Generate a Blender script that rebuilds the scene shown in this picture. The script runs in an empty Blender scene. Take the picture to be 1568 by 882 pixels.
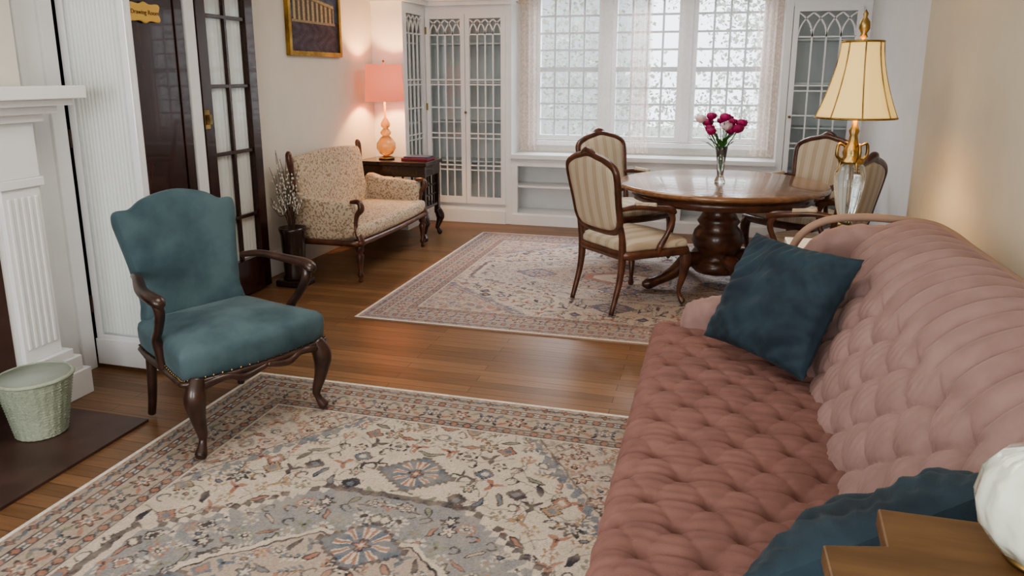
import bpy, math, random, bmesh
import numpy as np
from mathutils import Vector, Matrix
random.seed(4); R=math.radians
S=bpy.context.scene
try:
    S.view_settings.look='AgX - Medium High Contrast'
except Exception as ex: print(ex)

# ---------------------------------------------------------------- materials
def mat(name,col,rough=.5,metal=0,sheen=0,col2=None,nscale=8,bump=0,bscale=60,coat=0,emit=None,estr=0,trans=0,spec=.5,detail=3,stretch=None,ramp=(.35,.65)):
    m=bpy.data.materials.new(name); m.use_nodes=True
    nt=m.node_tree; b=nt.nodes['Principled BSDF']
    b.inputs['Base Color'].default_value=(*col,1); b.inputs['Roughness'].default_value=rough
    b.inputs['Metallic'].default_value=metal; b.inputs['Coat Weight'].default_value=coat
    b.inputs['Specular IOR Level'].default_value=spec
    b.inputs['Transmission Weight'].default_value=trans
    if sheen:
        b.inputs['Sheen Weight'].default_value=sheen; b.inputs['Sheen Roughness'].default_value=.35
        b.inputs['Sheen Tint'].default_value=(min(1,col[0]*1.5+.15),min(1,col[1]*1.5+.15),min(1,col[2]*1.5+.15),1)
    if emit: b.inputs['Emission Color'].default_value=(*emit,1); b.inputs['Emission Strength'].default_value=estr
    tc=nt.nodes.new('ShaderNodeTexCoord'); out=tc.outputs['Object']
    if stretch:
        mp=nt.nodes.new('ShaderNodeMapping'); mp.inputs['Scale'].default_value=stretch
        nt.links.new(out,mp.inputs[0]); out=mp.outputs[0]
    n=nt.nodes.new('ShaderNodeTexNoise'); n.inputs['Scale'].default_value=nscale; n.inputs['Detail'].default_value=detail
    nt.links.new(out,n.inputs['Vector'])
    cr=nt.nodes.new('ShaderNodeValToRGB'); c2=col2 or tuple(c*.97 for c in col)
    cr.color_ramp.elements[0].color=(*c2,1); cr.color_ramp.elements[1].color=(*col,1)
    cr.color_ramp.elements[0].position=ramp[0]; cr.color_ramp.elements[1].position=ramp[1]
    nt.links.new(n.outputs['Fac'],cr.inputs[0]); nt.links.new(cr.outputs[0],b.inputs['Base Color'])
    if bump:
        n2=nt.nodes.new('ShaderNodeTexNoise'); n2.inputs['Scale'].default_value=bscale
        nt.links.new(out,n2.inputs['Vector'])
        bp=nt.nodes.new('ShaderNodeBump'); bp.inputs['Strength'].default_value=bump; bp.inputs['Distance'].default_value=.01
        nt.links.new(n2.outputs['Fac'],bp.inputs['Height']); nt.links.new(bp.outputs[0],b.inputs['Normal'])
    return m

def thin(name,col,fac,kind='translucent',nscale=30,noise=0):
    m=bpy.data.materials.new(name); m.use_nodes=True; nt=m.node_tree
    for n in list(nt.nodes): nt.nodes.remove(n)
    o=nt.nodes.new('ShaderNodeOutputMaterial'); mx=nt.nodes.new('ShaderNodeMixShader')
    tr=nt.nodes.new('ShaderNodeBsdfTransparent')
    if kind=='translucent':
        a=nt.nodes.new('ShaderNodeBsdfTranslucent'); a.inputs[0].default_value=(*col,1)
        d=nt.nodes.new('ShaderNodeBsdfDiffuse'); d.inputs[0].default_value=(*col,1)
        ad=nt.nodes.new('ShaderNodeMixShader'); nt.links.new(a.outputs[0],ad.inputs[1]); nt.links.new(d.outputs[0],ad.inputs[2]); sh=ad
    else:
        sh=nt.nodes.new('ShaderNodeBsdfGlossy'); sh.inputs[0].default_value=(*col,1); sh.inputs['Roughness'].default_value=.05
        tr.inputs[0].default_value=(.93,.95,.95,1)
    mx.inputs[0].default_value=fac
    if noise:
        tc=nt.nodes.new('ShaderNodeTexCoord'); v=nt.nodes.new('ShaderNodeTexVoronoi'); v.inputs['Scale'].default_value=nscale
        nt.links.new(tc.outputs['Object'],v.inputs['Vector'])
        mr=nt.nodes.new('ShaderNodeMapRange'); mr.inputs['From Min'].default_value=0; mr.inputs['From Max'].default_value=.7
        mr.inputs['To Min'].default_value=fac+noise; mr.inputs['To Max'].default_value=fac-noise
        nt.links.new(v.outputs['Distance'],mr.inputs[0]); nt.links.new(mr.outputs[0],mx.inputs[0])
    nt.links.new(tr.outputs[0],mx.inputs[1]); nt.links.new(sh.outputs[0],mx.inputs[2]); nt.links.new(mx.outputs[0],o.inputs[0])
    return m

def stripe_mat(name,a,b,period):
    m=mat(name,a,.75,sheen=.2); nt=m.node_tree; bs=nt.nodes['Principled BSDF']
    tc=nt.nodes.new('ShaderNodeTexCoord'); sp=nt.nodes.new('ShaderNodeSeparateXYZ'); nt.links.new(tc.outputs['Object'],sp.inputs[0])
    mu=nt.nodes.new('ShaderNodeMath'); mu.operation='MULTIPLY'; mu.inputs[1].default_value=2*math.pi/period; nt.links.new(sp.outputs['X'],mu.inputs[0])
    si=nt.nodes.new('ShaderNodeMath'); si.operation='SINE'; nt.links.new(mu.outputs[0],si.inputs[0])
    mr=nt.nodes.new('ShaderNodeMapRange'); mr.inputs['From Min'].default_value=-1; nt.links.new(si.outputs[0],mr.inputs[0])
    cr=nt.nodes.new('ShaderNodeValToRGB'); e=cr.color_ramp.elements; cr.color_ramp.interpolation='LINEAR'
    e[0].position=.4; e[0].color=(*a,1); e[1].position=.48; e[1].color=(*b,1)
    x=e.new(.80); x.color=(*b,1); x=e.new(.84); x.color=(a[0]*.85,a[1]*.82,a[2]*.78,1); x=e.new(.9); x.color=(*b,1)
    nt.links.new(mr.outputs[0],cr.inputs[0]); nt.links.new(cr.outputs[0],bs.inputs['Base Color']); return m

def floor_mat():
    m=bpy.data.materials.new('oak_floor'); m.use_nodes=True; nt=m.node_tree; b=nt.nodes['Principled BSDF']
    tc=nt.nodes.new('ShaderNodeTexCoord')
    br=nt.nodes.new('ShaderNodeTexBrick'); br.inputs['Scale'].default_value=1; br.inputs['Brick Width'].default_value=1.1; br.inputs['Row Height'].default_value=.07
    br.inputs['Mortar Size'].default_value=.0016; br.inputs['Color1'].default_value=(.255,.138,.068,1); br.inputs['Color2'].default_value=(.155,.081,.038,1); br.inputs['Mortar'].default_value=(.06,.03,.015,1)
    br.offset=.37; br.inputs['Bias'].default_value=-.1
    nt.links.new(tc.outputs['Object'],br.inputs['Vector'])
    mp=nt.nodes.new('ShaderNodeMapping'); mp.inputs['Scale'].default_value=(2,40,1); nt.links.new(tc.outputs['Object'],mp.inputs[0])
    n=nt.nodes.new('ShaderNodeTexNoise'); n.inputs['Scale'].default_value=2; n.inputs['Detail'].default_value=6; nt.links.new(mp.outputs[0],n.inputs['Vector'])
    mx=nt.nodes.new('ShaderNodeMix'); mx.data_type='RGBA'; mx.blend_type='MULTIPLY'; mx.inputs[0].default_value=.6
    cr=nt.nodes.new('ShaderNodeValToRGB'); cr.color_ramp.elements[0].color=(.55,.5,.45,1); cr.color_ramp.elements[1].color=(1.15,1.1,1.05,1); cr.color_ramp.elements[0].position=.3; cr.color_ramp.elements[1].position=.7
    nt.links.new(n.outputs['Fac'],cr.inputs[0]); nt.links.new(br.outputs['Color'],mx.inputs[6]); nt.links.new(cr.outputs[0],mx.inputs[7]); nt.links.new(mx.outputs[2],b.inputs['Base Color'])
    b.inputs['Roughness'].default_value=.38; b.inputs['Coat Weight'].default_value=.08; b.inputs['Coat Roughness'].default_value=.25
    return m
def attr_mat(name,attr,rough=.9):
    m=bpy.data.materials.new(name); m.use_nodes=True; nt=m.node_tree; b=nt.nodes['Principled BSDF']; b.inputs['Roughness'].default_value=rough; b.inputs['Specular IOR Level'].default_value=.15
    at=nt.nodes.new('ShaderNodeAttribute'); at.attribute_name=attr; nt.links.new(at.outputs['Color'],b.inputs['Base Color']); return m

M={}
M['wall']=mat('wall_plaster',(.71,.685,.62),.85)
M['wallr']=mat('wall_plaster_cream_shaded',(.62,.565,.46),.8)  # cream plaster, darkened in the colour as the less lit near wall
M['wallb']=mat('wall_plaster_window_lit',(.78,.79,.80),.8)  # window light on the alcove wall put into this bluish white
M['white']=mat('white_paint',(.82,.83,.835),.3,coat=.2)
M['sash']=mat('muntin_backlit_shade',(.50,.53,.58),.4)  # backlit shade of the muntins painted into this grey-blue
M['whitegl']=mat('gloss_white_paint',(.80,.81,.83),.15,coat=.6)
M['ceil']=mat('ceiling_paint',(.85,.83,.80),.9)
M['floor']=floor_mat()
M['dark']=mat('mahogany_dark',(.05,.016,.012),.25,coat=.3,col2=(.025,.009,.007),stretch=(3,3,.6))
M['walnut']=mat('walnut_carved',(.13,.05,.028),.32,coat=.2,col2=(.06,.023,.014),nscale=14)
M['dwalnut']=mat('dark_walnut_carved',(.055,.026,.019),.32,coat=.2,col2=(.026,.013,.01),nscale=14)
M['black']=mat('ebonised_wood',(.03,.017,.014),.25,coat=.4)
M['teal']=mat('teal_velvet',(.030,.060,.074),.85,sheen=.5,col2=(.072,.118,.134),nscale=5,bump=.15,bscale=250,ramp=(.38,.64),detail=5)
M['tealp']=mat('teal_pillow_velvet',(.010,.022,.034),.85,sheen=.35,col2=(.020,.043,.060),nscale=8,bump=.15,bscale=250,ramp=(.38,.62))
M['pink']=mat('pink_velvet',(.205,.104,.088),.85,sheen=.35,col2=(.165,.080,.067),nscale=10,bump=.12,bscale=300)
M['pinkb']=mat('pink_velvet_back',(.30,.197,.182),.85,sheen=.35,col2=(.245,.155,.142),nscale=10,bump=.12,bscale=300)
M['stripe']=stripe_mat('striped_silk',(.46,.37,.27),(.57,.49,.38),.095)
M['flor']=mat('brocade_fabric',(.56,.46,.345),.8,sheen=.2,col2=(.30,.205,.135),nscale=62,detail=3,bump=.3,bscale=90,ramp=(.41,.50))
M['glass']=thin('cabinet_glass',(.8,.9,.9),.07,'glossy')
M['sheer']=thin('sheer_lace',(.93,.86,.82),.16,noise=.05,nscale=36)
M['sheer2']=thin('sheer_lace_gathered',(.93,.78,.70),.46,noise=.08,nscale=36)
M['brass']=mat('antique_brass',(.42,.30,.13),.35,metal=1,col2=(.11,.07,.03))
M['gold']=mat('gilt_frame',(.5,.33,.10),.35,metal=1,bump=.4,col2=(.25,.15,.04))
M['tabletop']=mat('polished_table_wood',(.30,.155,.08),.2,coat=.35,col2=(.20,.095,.046),nscale=3,stretch=(1,14,1),detail=6)
M['basket']=mat('green_wicker',(.38,.42,.33),.6,bump=.5,bscale=90,col2=(.30,.34,.26))
M['hearth']=mat('hearth_tile',(.08,.045,.036),.4,col2=(.055,.03,.025))
M['soot']=mat('firebox_brick',(.012,.01,.01),.9)
M['crystal']=mat('cut_glass',(.85,.9,.9),.03,trans=.95)
M['amber']=mat('amber_glass',(.85,.50,.22),.08,trans=.65)
M['oak']=mat('oak_board',(.15,.082,.036),.45,col2=(.10,.053,.022),stretch=(2,12,2),nscale=3,detail=6)
M['milk']=mat('milk_glass',(.62,.66,.58),.12,coat=.8,bump=1,bscale=22)
M['leaf']=mat('stem_green',(.05,.16,.03),.5)
M['magenta']=mat('magenta_petals',(.42,.01,.13),.6,col2=(.25,.004,.07),nscale=30)
M['paleflower']=mat('pale_petals',(.75,.55,.6),.6)
M['bark']=mat('branch_bark',(.08,.045,.03),.7)
M['catkin']=mat('catkin_white',(.7,.68,.62),.9)
M['book']=mat('book_cover_red',(.2,.03,.04),.5); M['book2']=mat('book_cover_blue',(.05,.08,.14),.5)
M['cabin']=mat('cabinet_interior',(.72,.76,.78),.7)
M['tan']=mat('tan_fabric_trim',(.33,.22,.165),.8)

# ---------------------------------------------------------------- mesh helpers
def link(o,parent=None):
    S.collection.objects.link(o)
    if parent: o.parent=parent
    return o
def empty(name,loc=(0,0,0),rz=0):
    e=bpy.data.objects.new(name,None); e.location=loc; e.rotation_euler=(0,0,rz); e.empty_display_size=.1; return link(e)
def mesh(name,v,f,m,parent=None,smooth=True,bevel=0):
    me=bpy.data.meshes.new(name); me.from_pydata([tuple(x) for x in v],[],f); me.update()
    if smooth: me.polygons.foreach_set('use_smooth',[True]*len(me.polygons))
    o=bpy.data.objects.new(name,me); link(o,parent); me.materials.append(m)
    if bevel:
        b=o.modifiers.new('b','BEVEL'); b.width=bevel; b.segments=2; b.limit_method='ANGLE'
    return o
BF=[(0,3,2,1),(4,5,6,7),(0,1,5,4),(1,2,6,5),(2,3,7,6),(3,0,4,7)]
def boxv(x0,x1,y0,y1,z0,z1): return [(x0,y0,z0),(x1,y0,z0),(x1,y1,z0),(x0,y1,z0),(x0,y0,z1),(x1,y0,z1),(x1,y1,z1),(x0,y1,z1)]
def box(name,x0,x1,y0,y1,z0,z1,m,parent=None,bevel=0):
    return mesh(name,boxv(x0,x1,y0,y1,z0,z1),BF,m,parent,False,bevel)
def boxes(name,L,m,parent=None,bevel=0):
    v=[];f=[]
    for b in L:
        n=len(v); v+=boxv(*b); f+=[tuple(i+n for i in q) for q in BF]
    return mesh(name,v,f,m,parent,False,bevel)
def lathe(name,prof,m,parent=None,loc=(0,0,0),seg=32,ripple=0,rn=0):
    v=[];f=[]
    for r,z in prof:
        for i in range(seg):
            a=2*math.pi*i/seg; rr=r*(1+ripple*math.cos(rn*a)); v.append((loc[0]+rr*math.cos(a),loc[1]+rr*math.sin(a),loc[2]+z))
    for j in range(len(prof)-1):
        for i in range(seg):
            k=(i+1)%seg; f.append((j*seg+i,j*seg+k,(j+1)*seg+k,(j+1)*seg+i))
    if prof[0][0]>1e-4: f.append(tuple(reversed(range(seg))))
    if prof[-1][0]>1e-4: f.append(tuple((len(prof)-1)*seg+i for i in range(seg)))
    return mesh(name,v,f,m,parent)
def cr(P,sub,closed=False):
    P=[Vector(p) for p in P]; n=len(P); out=[]
    rng=n if closed else n-1
    for i in range(rng):
        if closed: a,b,c,d=P[(i-1)%n],P[i],P[(i+1)%n],P[(i+2)%n]
        else: a,b,c,d=P[max(i-1,0)],P[i],P[i+1],P[min(i+2,n-1)]
        for k in range(sub):
            t=k/sub
            out.append(.5*((2*b)+(c-a)*t+(2*a-5*b+4*c-d)*t*t+(3*b-a-3*c+d)*t**3))
    if not closed: out.append(P[-1].copy())
    return out
def sweep(name,pts,rad,m,parent=None,closed=False,seg=10,sub=6,sq=1.0,mtx=None):
    if not hasattr(rad,'__len__'): rad=[rad]*len(pts)
    Q=cr(pts,sub,closed)
    RR=[x[0] for x in cr([(r,0,0) for r in rad],sub,closed)]
    n=len(Q); v=[];f=[]; up=None
    for i in range(n):
        if closed: t=(Q[(i+1)%n]-Q[i-1]).normalized()
        else: t=(Q[min(i+1,n-1)]-Q[max(i-1,0)]).normalized()
        if up is None:
            up=Vector((0,0,1)) if abs(t.z)<.9 else Vector((0,1,0))
        up=(up-t*up.dot(t)).normalized(); s=t.cross(up)
        for k in range(seg):
            a=2*math.pi*k/seg; p=Q[i]+(s*math.cos(a)*sq+up*math.sin(a))*max(RR[i],.0005)
            v.append(mtx@p if mtx else p)
    for i in range(n if closed else n-1):
        j=(i+1)%n
        for k in range(seg):
            l=(k+1)%seg; f.append((i*seg+k,i*seg+l,j*seg+l,j*seg+k))
    if not closed: f.append(tuple(reversed(range(seg)))); f.append(tuple((n-1)*seg+k for k in range(seg)))
    return mesh(name,v,f,m,parent)
def pad(name,outl,tf,tb,df,db,mtx,m,parent=None,sub=5,edge=.93):
    o=[Vector((p[0],p[1])) for p in cr([(x,y,0) for x,y in outl],sub,True)]
    c=Vector((sum(p.x for p in o)/len(o),sum(p.y for p in o)/len(o))); n=len(o)
    rings=[(s,-tb-db*(1-s*s)) for s in (.12,.35,.6,.8,edge)]+[(.985,-tb*.7),(1,-tb*.2),(1,tf*.4),(.985,tf*.8)]+[(s,tf+df*(1-s*s)) for s in (edge,.8,.6,.35,.12)]
    v=[];f=[]
    for s,z in rings:
        for p in o:
            q=c+(p-c)*s; v.append(mtx@Vector((q.x,q.y,z)))
    for j in range(len(rings)-1):
        for i in range(n):
            k=(i+1)%n; f.append((j*n+i,j*n+k,(j+1)*n+k,(j+1)*n+i))
    f.append(tuple(reversed(range(n)))); f.append(tuple((len(rings)-1)*n+i for i in range(n)))
    return mesh(name,v,f,m,parent)
def frame(origin,ex,ey):
    ex=Vector(ex).normalized(); ey=Vector(ey); ey=(ey-ex*ey.dot(ex)).normalized(); ez=ex.cross(ey)
    m=Matrix((ex,ey,ez)).transposed().to_4x4(); m.translation=Vector(origin); return m
def grid(name,P,m,parent=None):
    a,b=len(P),len(P[0]); v=[p for row in P for p in row]
    f=[(i*b+j,i*b+j+1,(i+1)*b+j+1,(i+1)*b+j) for i in range(a-1) for j in range(b-1)]
    return mesh(name,v,f,m,parent)

# ---------------------------------------------------------------- room shell
XL,XR1,XR2=-3.22,1.03,1.22; YB=7.56; YF=-1.6; ZC=2.6
box('floor',XL-.1,XR2+.15,YF-.1,YB+.1,-.1,0,M['floor'])
box('ceiling',XL-.1,XR2+.15,YF-.1,YB+.15,ZC,ZC+.1,M['ceil'])
box('wall_left',XL-.12,XL,YF,YB+.1,0,ZC,M['wall'])
box('wall_right',XR1,XR2+.12,YF,4.45,0,ZC,M['wallr'])
box('wall_right_alcove',XR2,XR2+.12,4.45,YB+.1,0,ZC,M['wallb'])
WX0,WX1,WZ0,WZ1=-1.86,.40,.84,2.3
boxes('wall_back',[(XL,WX0,YB,YB+.12,0,ZC),(WX1,XR2,YB,YB+.12,0,ZC),(WX0,WX1,YB,YB+.12,0,WZ0),(WX0,WX1,YB,YB+.12,WZ1,ZC)],M['wall'])
boxes('wall_front',[(XL,-2.6,YF-.12,YF,0,ZC),(-1.5,-.6,YF-.12,YF,0,ZC),(.5,XR1,YF-.12,YF,0,ZC),(-2.6,-1.5,YF-.12,YF,0,.8),(-.6,.5,YF-.12,YF,0,.8),(-2.6,-1.5,YF-.12,YF,2.3,ZC),(-.6,.5,YF-.12,YF,2.3,ZC)],M['wall'])
box('baseboard_left',XL,XL+.02,4.55,6.6,0,.19,M['white'],bevel=.004)
box('baseboard_right',XR1-.02,XR1,YF,4.45,0,.19,M['white'],bevel=.004)
box('baseboard_alcove',XR2-.02,XR2,4.46,7.18,0,.19,M['white'],bevel=.004)

# ---------------------------------------------------------------- windows at back
def casement(name,x0,x1,z0,z1,y,cols,rows):
    e=empty(name,(0,0,0)); L=[]; fr=.045; zm=z0+(z1-z0)*.49
    L+=[(x0,x0+fr,y-.03,y+.03,z0,z1),(x1-fr,x1,y-.03,y+.03,z0,z1),(x0+fr,x1-fr,y-.03,y+.03,z0,z0+fr),(x0+fr,x1-fr,y-.03,y+.03,z1-fr,z1)]
    boxes('sash',L,M['white'],e); L=[]
    L.append((x0+fr,x1-fr,y-.03,y+.03,zm-.024,zm+.024))
    mu=.010
    for i in range(1,cols):
        x=x0+fr+(x1-x0-2*fr)*i/cols
        L+=[(x-mu,x+mu,y-.012,y+.012,z0+fr,zm-.024),(x-mu,x+mu,y-.012,y+.012,zm+.024,z1-fr)]
    for a,b in ((z0+fr,zm-.024),(zm+.024,z1-fr)):
        for j in range(1,rows):
            z=a+(b-a)*j/rows; L.append((x0+fr,x1-fr,y-.0118,y+.0118,z-mu,z+mu))
    boxes('muntins',L,M['sash'],e)
w=(WX1-WX0-.2)/3
for i in range(3):
    a=WX0+.02+i*(w+.09); casement('window_%d'%(i+1),a,a+w,WZ0+.01,WZ1-.01,YB+.03,4,4)
boxes('trim_window',[(WX0-.06,WX0+.02,YB-.03,YB+.1,WZ0-.03,WZ1+.05),(WX1-.02,WX1+.07,YB-.03,YB+.1,WZ0-.03,WZ1+.05),
    (WX0+.02+w,WX0+.11+w,YB-.03,YB+.1,WZ0,WZ1),(WX0+.11+2*w,WX0+.2+2*w,YB-.03,YB+.1,WZ0,WZ1),(WX0,WX1,YB-.03,YB+.1,WZ1,WZ1+.09),(WX0-.06,WX1+.07,YB-.05,YB+.1,WZ0-.05,WZ0)],M['white'],bevel=.004)
def curtain(name,x0,x1,y,z0,z1,amp,per,m):
    n=int((x1-x0)/.008); P=[]
    for i in range(n+1):
        x=x0+(x1-x0)*i/n; row=[]
        for j in range(9):
            z=z0+(z1-z0)*j/8; row.append((x,y+amp*math.sin(2*math.pi*x/per+.5*math.sin(x*9))*(1-.2*j/8),z))
        P.append(row)
    return grid(name,P,m)
curtain('sheer_curtain',-1.99,-1.80,YB-.12,.74,2.42,.022,.05,M['sheer2'])
curtain('sheer_curtain',-1.80,-.86,YB-.12,.74,2.42,.012,.09,M['sheer'])
curtain('sheer_curtain',-.86,-.66,YB-.13,.74,2.42,.022,.05,M['sheer2'])
curtain('sheer_curtain',-.66,.30,YB-.12,.74,2.42,.012,.09,M['sheer'])
curtain('sheer_curtain',.30,.52,YB-.13,.74,2.42,.022,.05,M['sheer2'])
sweep('curtain_rod',[(-2.02,YB-.12,2.43),(-.7,YB-.12,2.43),(.54,YB-.12,2.43)],.01,M['brass'])

# ---------------------------------------------------------------- built-in cabinets
def cab_door(name,org,ex,wd,z0,z1,cols,parent):
    mt=frame(org,ex,(0,0,1)); st=.045
    v=[];f=[]
    def add(x0,x1,y0,y1,t0,t1):
        n=len(v); v.extend([mt@Vector(p) for p in boxv(x0,x1,y0,y1,t0,t1)]); f.extend([tuple(i+n for i in q) for q in BF])
    add(0,st,z0,z1,0,.03); add(wd-st,wd,z0,z1,0,.03); add(st,wd-st,z0,z0+.07,0,.03); add(st,wd-st,z1-st,z1,0,.03)
    mu=.0065; w=(wd-2*st)/cols; ztop=z1-st; za=ztop-1.75*w-.01
    for i in range(1,cols): add(st+i*w-mu,st+i*w+mu,z0+.07,za,.004,.02)
    H=za-(z0+.07)
    zs=[za,za-.27*H,za-.30*H,za-.44*H,za-.60*H,za-.63*H,za-.80*H,za-.83*H]
    for z in zs: add(st,wd-st,z-mu,z+mu,.005,.019)
    def arc(cx,r,a0,a1):
        N=10
        for k in range(N):
            p=[]
            for a in (a0+(a1-a0)*k/N,a0+(a1-a0)*(k+1)/N):
                for rr in (r-mu,r+mu):
                    p.append((cx+rr*math.cos(a),za+rr*math.sin(a)))
            if any(q[0]<st-.01 or q[0]>wd-st+.01 or q[1]>ztop+.01 for q in p): continue
            n=len(v)
            for t in (.005,.019): v.extend([mt@Vector((q[0],q[1],t)) for q in p])
            f.extend([tuple(n+i for i in q) for q in [(0,1,3,2),(4,6,7,5),(0,4,5,1),(1,5,7,3),(3,7,6,2),(2,6,4,0)]])
    for i in range(0,cols+1):
        if i<cols: arc(st+(i+2)*w,2*w,math.pi,math.pi*2/3)
        if i>=1: arc(st+(i-2)*w,2*w,0,math.pi/3)
    mesh(name,v,f,M['white'],parent,False)
    mesh(name+'_glass',[mt@Vector(p) for p in [(st,z0+.05,.008),(wd-st,z0+.05,.008),(wd-st,ztop,.008),(st,ztop,.008)]],[(0,1,2,3)],M['glass'],parent,False)
YC=7.2; XS=-2.90; YP=6.62; XC=-2.03
cl=empty('corner_china_cabinet')
boxes('carcass',[(XL+.001,XS,YP,YP+.05,.2,2.12),(XL+.001,XS,YP,YC,0,.2),(XL+.001,XS,YP,YC,2.12,2.17),
   (XS-.04,XS,YC-.05,YC,.2,2.12),
   (XS,XC-.03,YC,YC+.03,0,.2),(XS,XC-.03,YC,YC+.03,2.09,2.17),(XC-.03,XC+.03,YC-.01,YB-.001,0,2.2),(XS,XC-.03,YC-.03,YC-.001,0,.13)],M['white'],cl)
boxes('cornice',[(XL+.001,XS+.05,YP-.05,YC-.051,2.17,2.21),(XL+.001,XC+.05,YC-.05,YC+.1,2.17,2.21),(XL+.001,XS+.07,YP-.07,YC-.071,2.21,2.235),(XL+.001,XC+.07,YC-.07,YC+.1,2.21,2.235)],M['white'],cl)
L=[(XL+.01,XC-.03,YB-.02,YB-.001,.2,2.17)]
for z in (.2,.62,1.02,1.42,1.8): L+=[(XS,XC-.03,YC+.05,YB-.02,z,z+.015),(XL+.01,XS-.06,YP+.05,YC,z+.001,z+.0155)]
L+=[(XL+.001,XL+.01,YP+.05,YB-.02,.2,2.12)]
boxes('shelves',L,M['cabin'],cl)
wd=(XC-.03-XS-.01)/2
cab_door('glazed_door_a',(XS+.005,YC,0),(1,0,0),wd,.2,2.09,4,cl)
cab_door('glazed_door_b',(XS+.01+wd,YC,0),(1,0,0),wd,.2,2.09,4,cl)
cab_door('glazed_door_c',(XS-.03,YP+.05,0),(0,1,0),YC-YP-.1,.2,2.12,4,cl)
lathe('knob',[(0,0),(.012,.004),(.012,.02),(0,.024)],M['brass'],cl,(XS+.012+wd,YC-.04,1.12),12)
boxes('hinges',[(XS+.004,XS+.02,YC-.036,YC-.03,z,z+.07) for z in (.4,1.15,1.9)],M['brass'],cl)
crr=empty('china_cabinet'); X0,X1=.55,XR2-.001
boxes('carcass',[(X0-.03,X0+.03,YC-.01,YB-.001,0,2.2),(X1-.07,X1,YC,YC+.03,0,2.17),(X0+.03,X1-.07,YC,YC+.03,0,.2),(X0+.03,X1-.07,YC,YC+.03,2.09,2.17),(X0+.03,X1,YC-.05,YC+.1,2.17,2.22)],M['white'],crr)
boxes('shelves',[(X0+.03,X1,YB-.02,YB-.001,.2,2.17)]+[(X0+.03,X1,YC+.05,YB-.02,z,z+.015) for z in (.2,.62,1.02,1.42,1.8)],M['cabin'],crr)
cab_door('glazed_door',(X0+.035,YC,0),(1,0,0),X1-.07-X0-.04,.2,2.09,4,crr)
lathe('knob',[(0,0),(.012,.004),(.012,.02),(0,.024)],M['brass'],crr,(X0+.06,YC-.045,1.12),12)
ws=empty('window_bookshelf')
boxes('carcass',[(XC+.03,X0-.03,YC-.04,YB-.001,.68,.72),(XC+.03,X0-.03,YC,YC+.03,.60,.68),(XC+.03,X0-.03,YC,YB-.03,0,.12),(XC+.03,X0-.03,YB-.03,YB-.001,.12,.68),
   (XC+.03,X0-.03,YC+.03,YB-.03,.38,.40),(-1.2,-1.16,YC,YB-.03,.12,.60),(-.35,-.31,YC,YB-.03,.12,.60),(XC+.03,XC+.09,YC,YC+.03,.12,.60),(XC+.03,X0-.03,YC-.02,YC-.001,0,.10)],M['white'],ws)

# ---------------------------------------------------------------- fireplace + doors (left)
XF=-2.95
boxes('wall_chimney_breast',[(XL+.001,XF,-.2,.9,0,ZC-.001),(XL+.001,XF,2.15,2.60,0,ZC-.001),(XL+.001,XF,.9,2.15,.95,ZC-.001)],M['wall'])
box('trim_firebox',XL+.001,XL+.02,.901,2.149,0,.949,M['soot'])
fp=empty('fireplace_mantel')
XG=XF+.002
L=[(XG,XF+.02,2.15,2.60,0,1.34),(XG,XF+.02,.3,.9,0,1.34),(XG,XF+.03,.3,2.60,.95,1.34)]
for y in (2.38,.42):
    L+=[(XG,XF+.10,y-.02,y+.30,.0,.13),(XG,XF+.085,y-.01,y+.27,.13,.20),(XG,XF+.07,y,y+.24,.20,.24),(XG,XF+.045,y+.015,y+.205,.24,1.02),(XG,XF+.06,y+.0,y+.22,1.02,1.06),(XG,XF+.05,y+.01,y+.21,1.06,1.30)]
    for k in range(5): L.append((XF+.045,XF+.053,y+.035+k*.033,y+.052+k*.033,.30,.98))
L+=[(XG,XF+.08,.36,2.62,1.30,1.335),(XG,XF+.12,.32,2.66,1.335,1.37),(XG,XF+.17,.27,2.70,1.37,1.40),(XG,XF+.21,.22,2.74,1.40,1.455)]
L+=[(XF+.03,XF+.042,.75,2.30,1.02,1.04),(XF+.03,XF+.042,.75,2.30,1.24,1.26)]
boxes('surround',L,M['white'],fp,bevel=.004)
box('slip',XF+.02,XF+.03,2.15,2.36,0,.95,M['hearth'],fp)
box('hearth_slab',XL+.02,-2.36,.3,2.48,0,.012,M['hearth'])
M['curt']=mat('door_curtain',(.85,.85,.83),.9)
dr=empty('door_1')
boxes('leaf',[(-3.07,-2.68,2.965,2.99,.02,2.25),(-3.07,-3.03,2.945,2.965,.02,2.25),(-2.72,-2.68,2.945,2.965,.02,2.25),(-3.03,-2.72,2.945,2.965,.02,.18)],M['whitegl'],dr,bevel=.003)
P=[]
for i in range(121):
    x=-3.028+.306*i/120; P.append([(x,2.957+.004*math.sin(i*.75+.4*math.sin(i*.21)),z) for z in (.19,1.2,2.24)])
grid('gathered_curtain',P,M['curt'],dr)
mesh('glass',[(-3.03,2.950,.18),(-2.72,2.950,.18),(-2.72,2.950,2.24),(-3.03,2.950,2.24)],[(0,1,2,3)],M['glass'],dr,False)
boxes('leaf_base',[(-3.07,-2.68,2.935,2.944,.02,.16)],M['whitegl'],dr,bevel=.003)
boxes('hinges',[(-3.082,-3.064,2.932,2.944,z,z+.09) for z in (.3,1.15,1.95)],M['dwalnut'],dr,bevel=.003)
boxes('trim_1',[(XL+.001,-3.09,2.61,2.93,0,2.4),(XL+.001,-3.075,2.61,2.66,0,2.4),(XL+.001,-3.075,2.72,2.76,0,2.4),(XL+.001,-3.07,2.85,2.93,0,2.4),(XL+.001,-3.065,3.84,3.93,0,2.4)],M['white'],bevel=.005)
box('door_gap_shade',XL+.001,XL+.02,2.93,3.84,0,2.35,M['black'])  # black sheet standing in for the shade in the gap behind the doors
dd=empty('door_2')
boxes('leaf',[(-3.12,-3.08,3.08,3.83,.02,2.25)],M['dark'],dd,bevel=.003)
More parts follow.
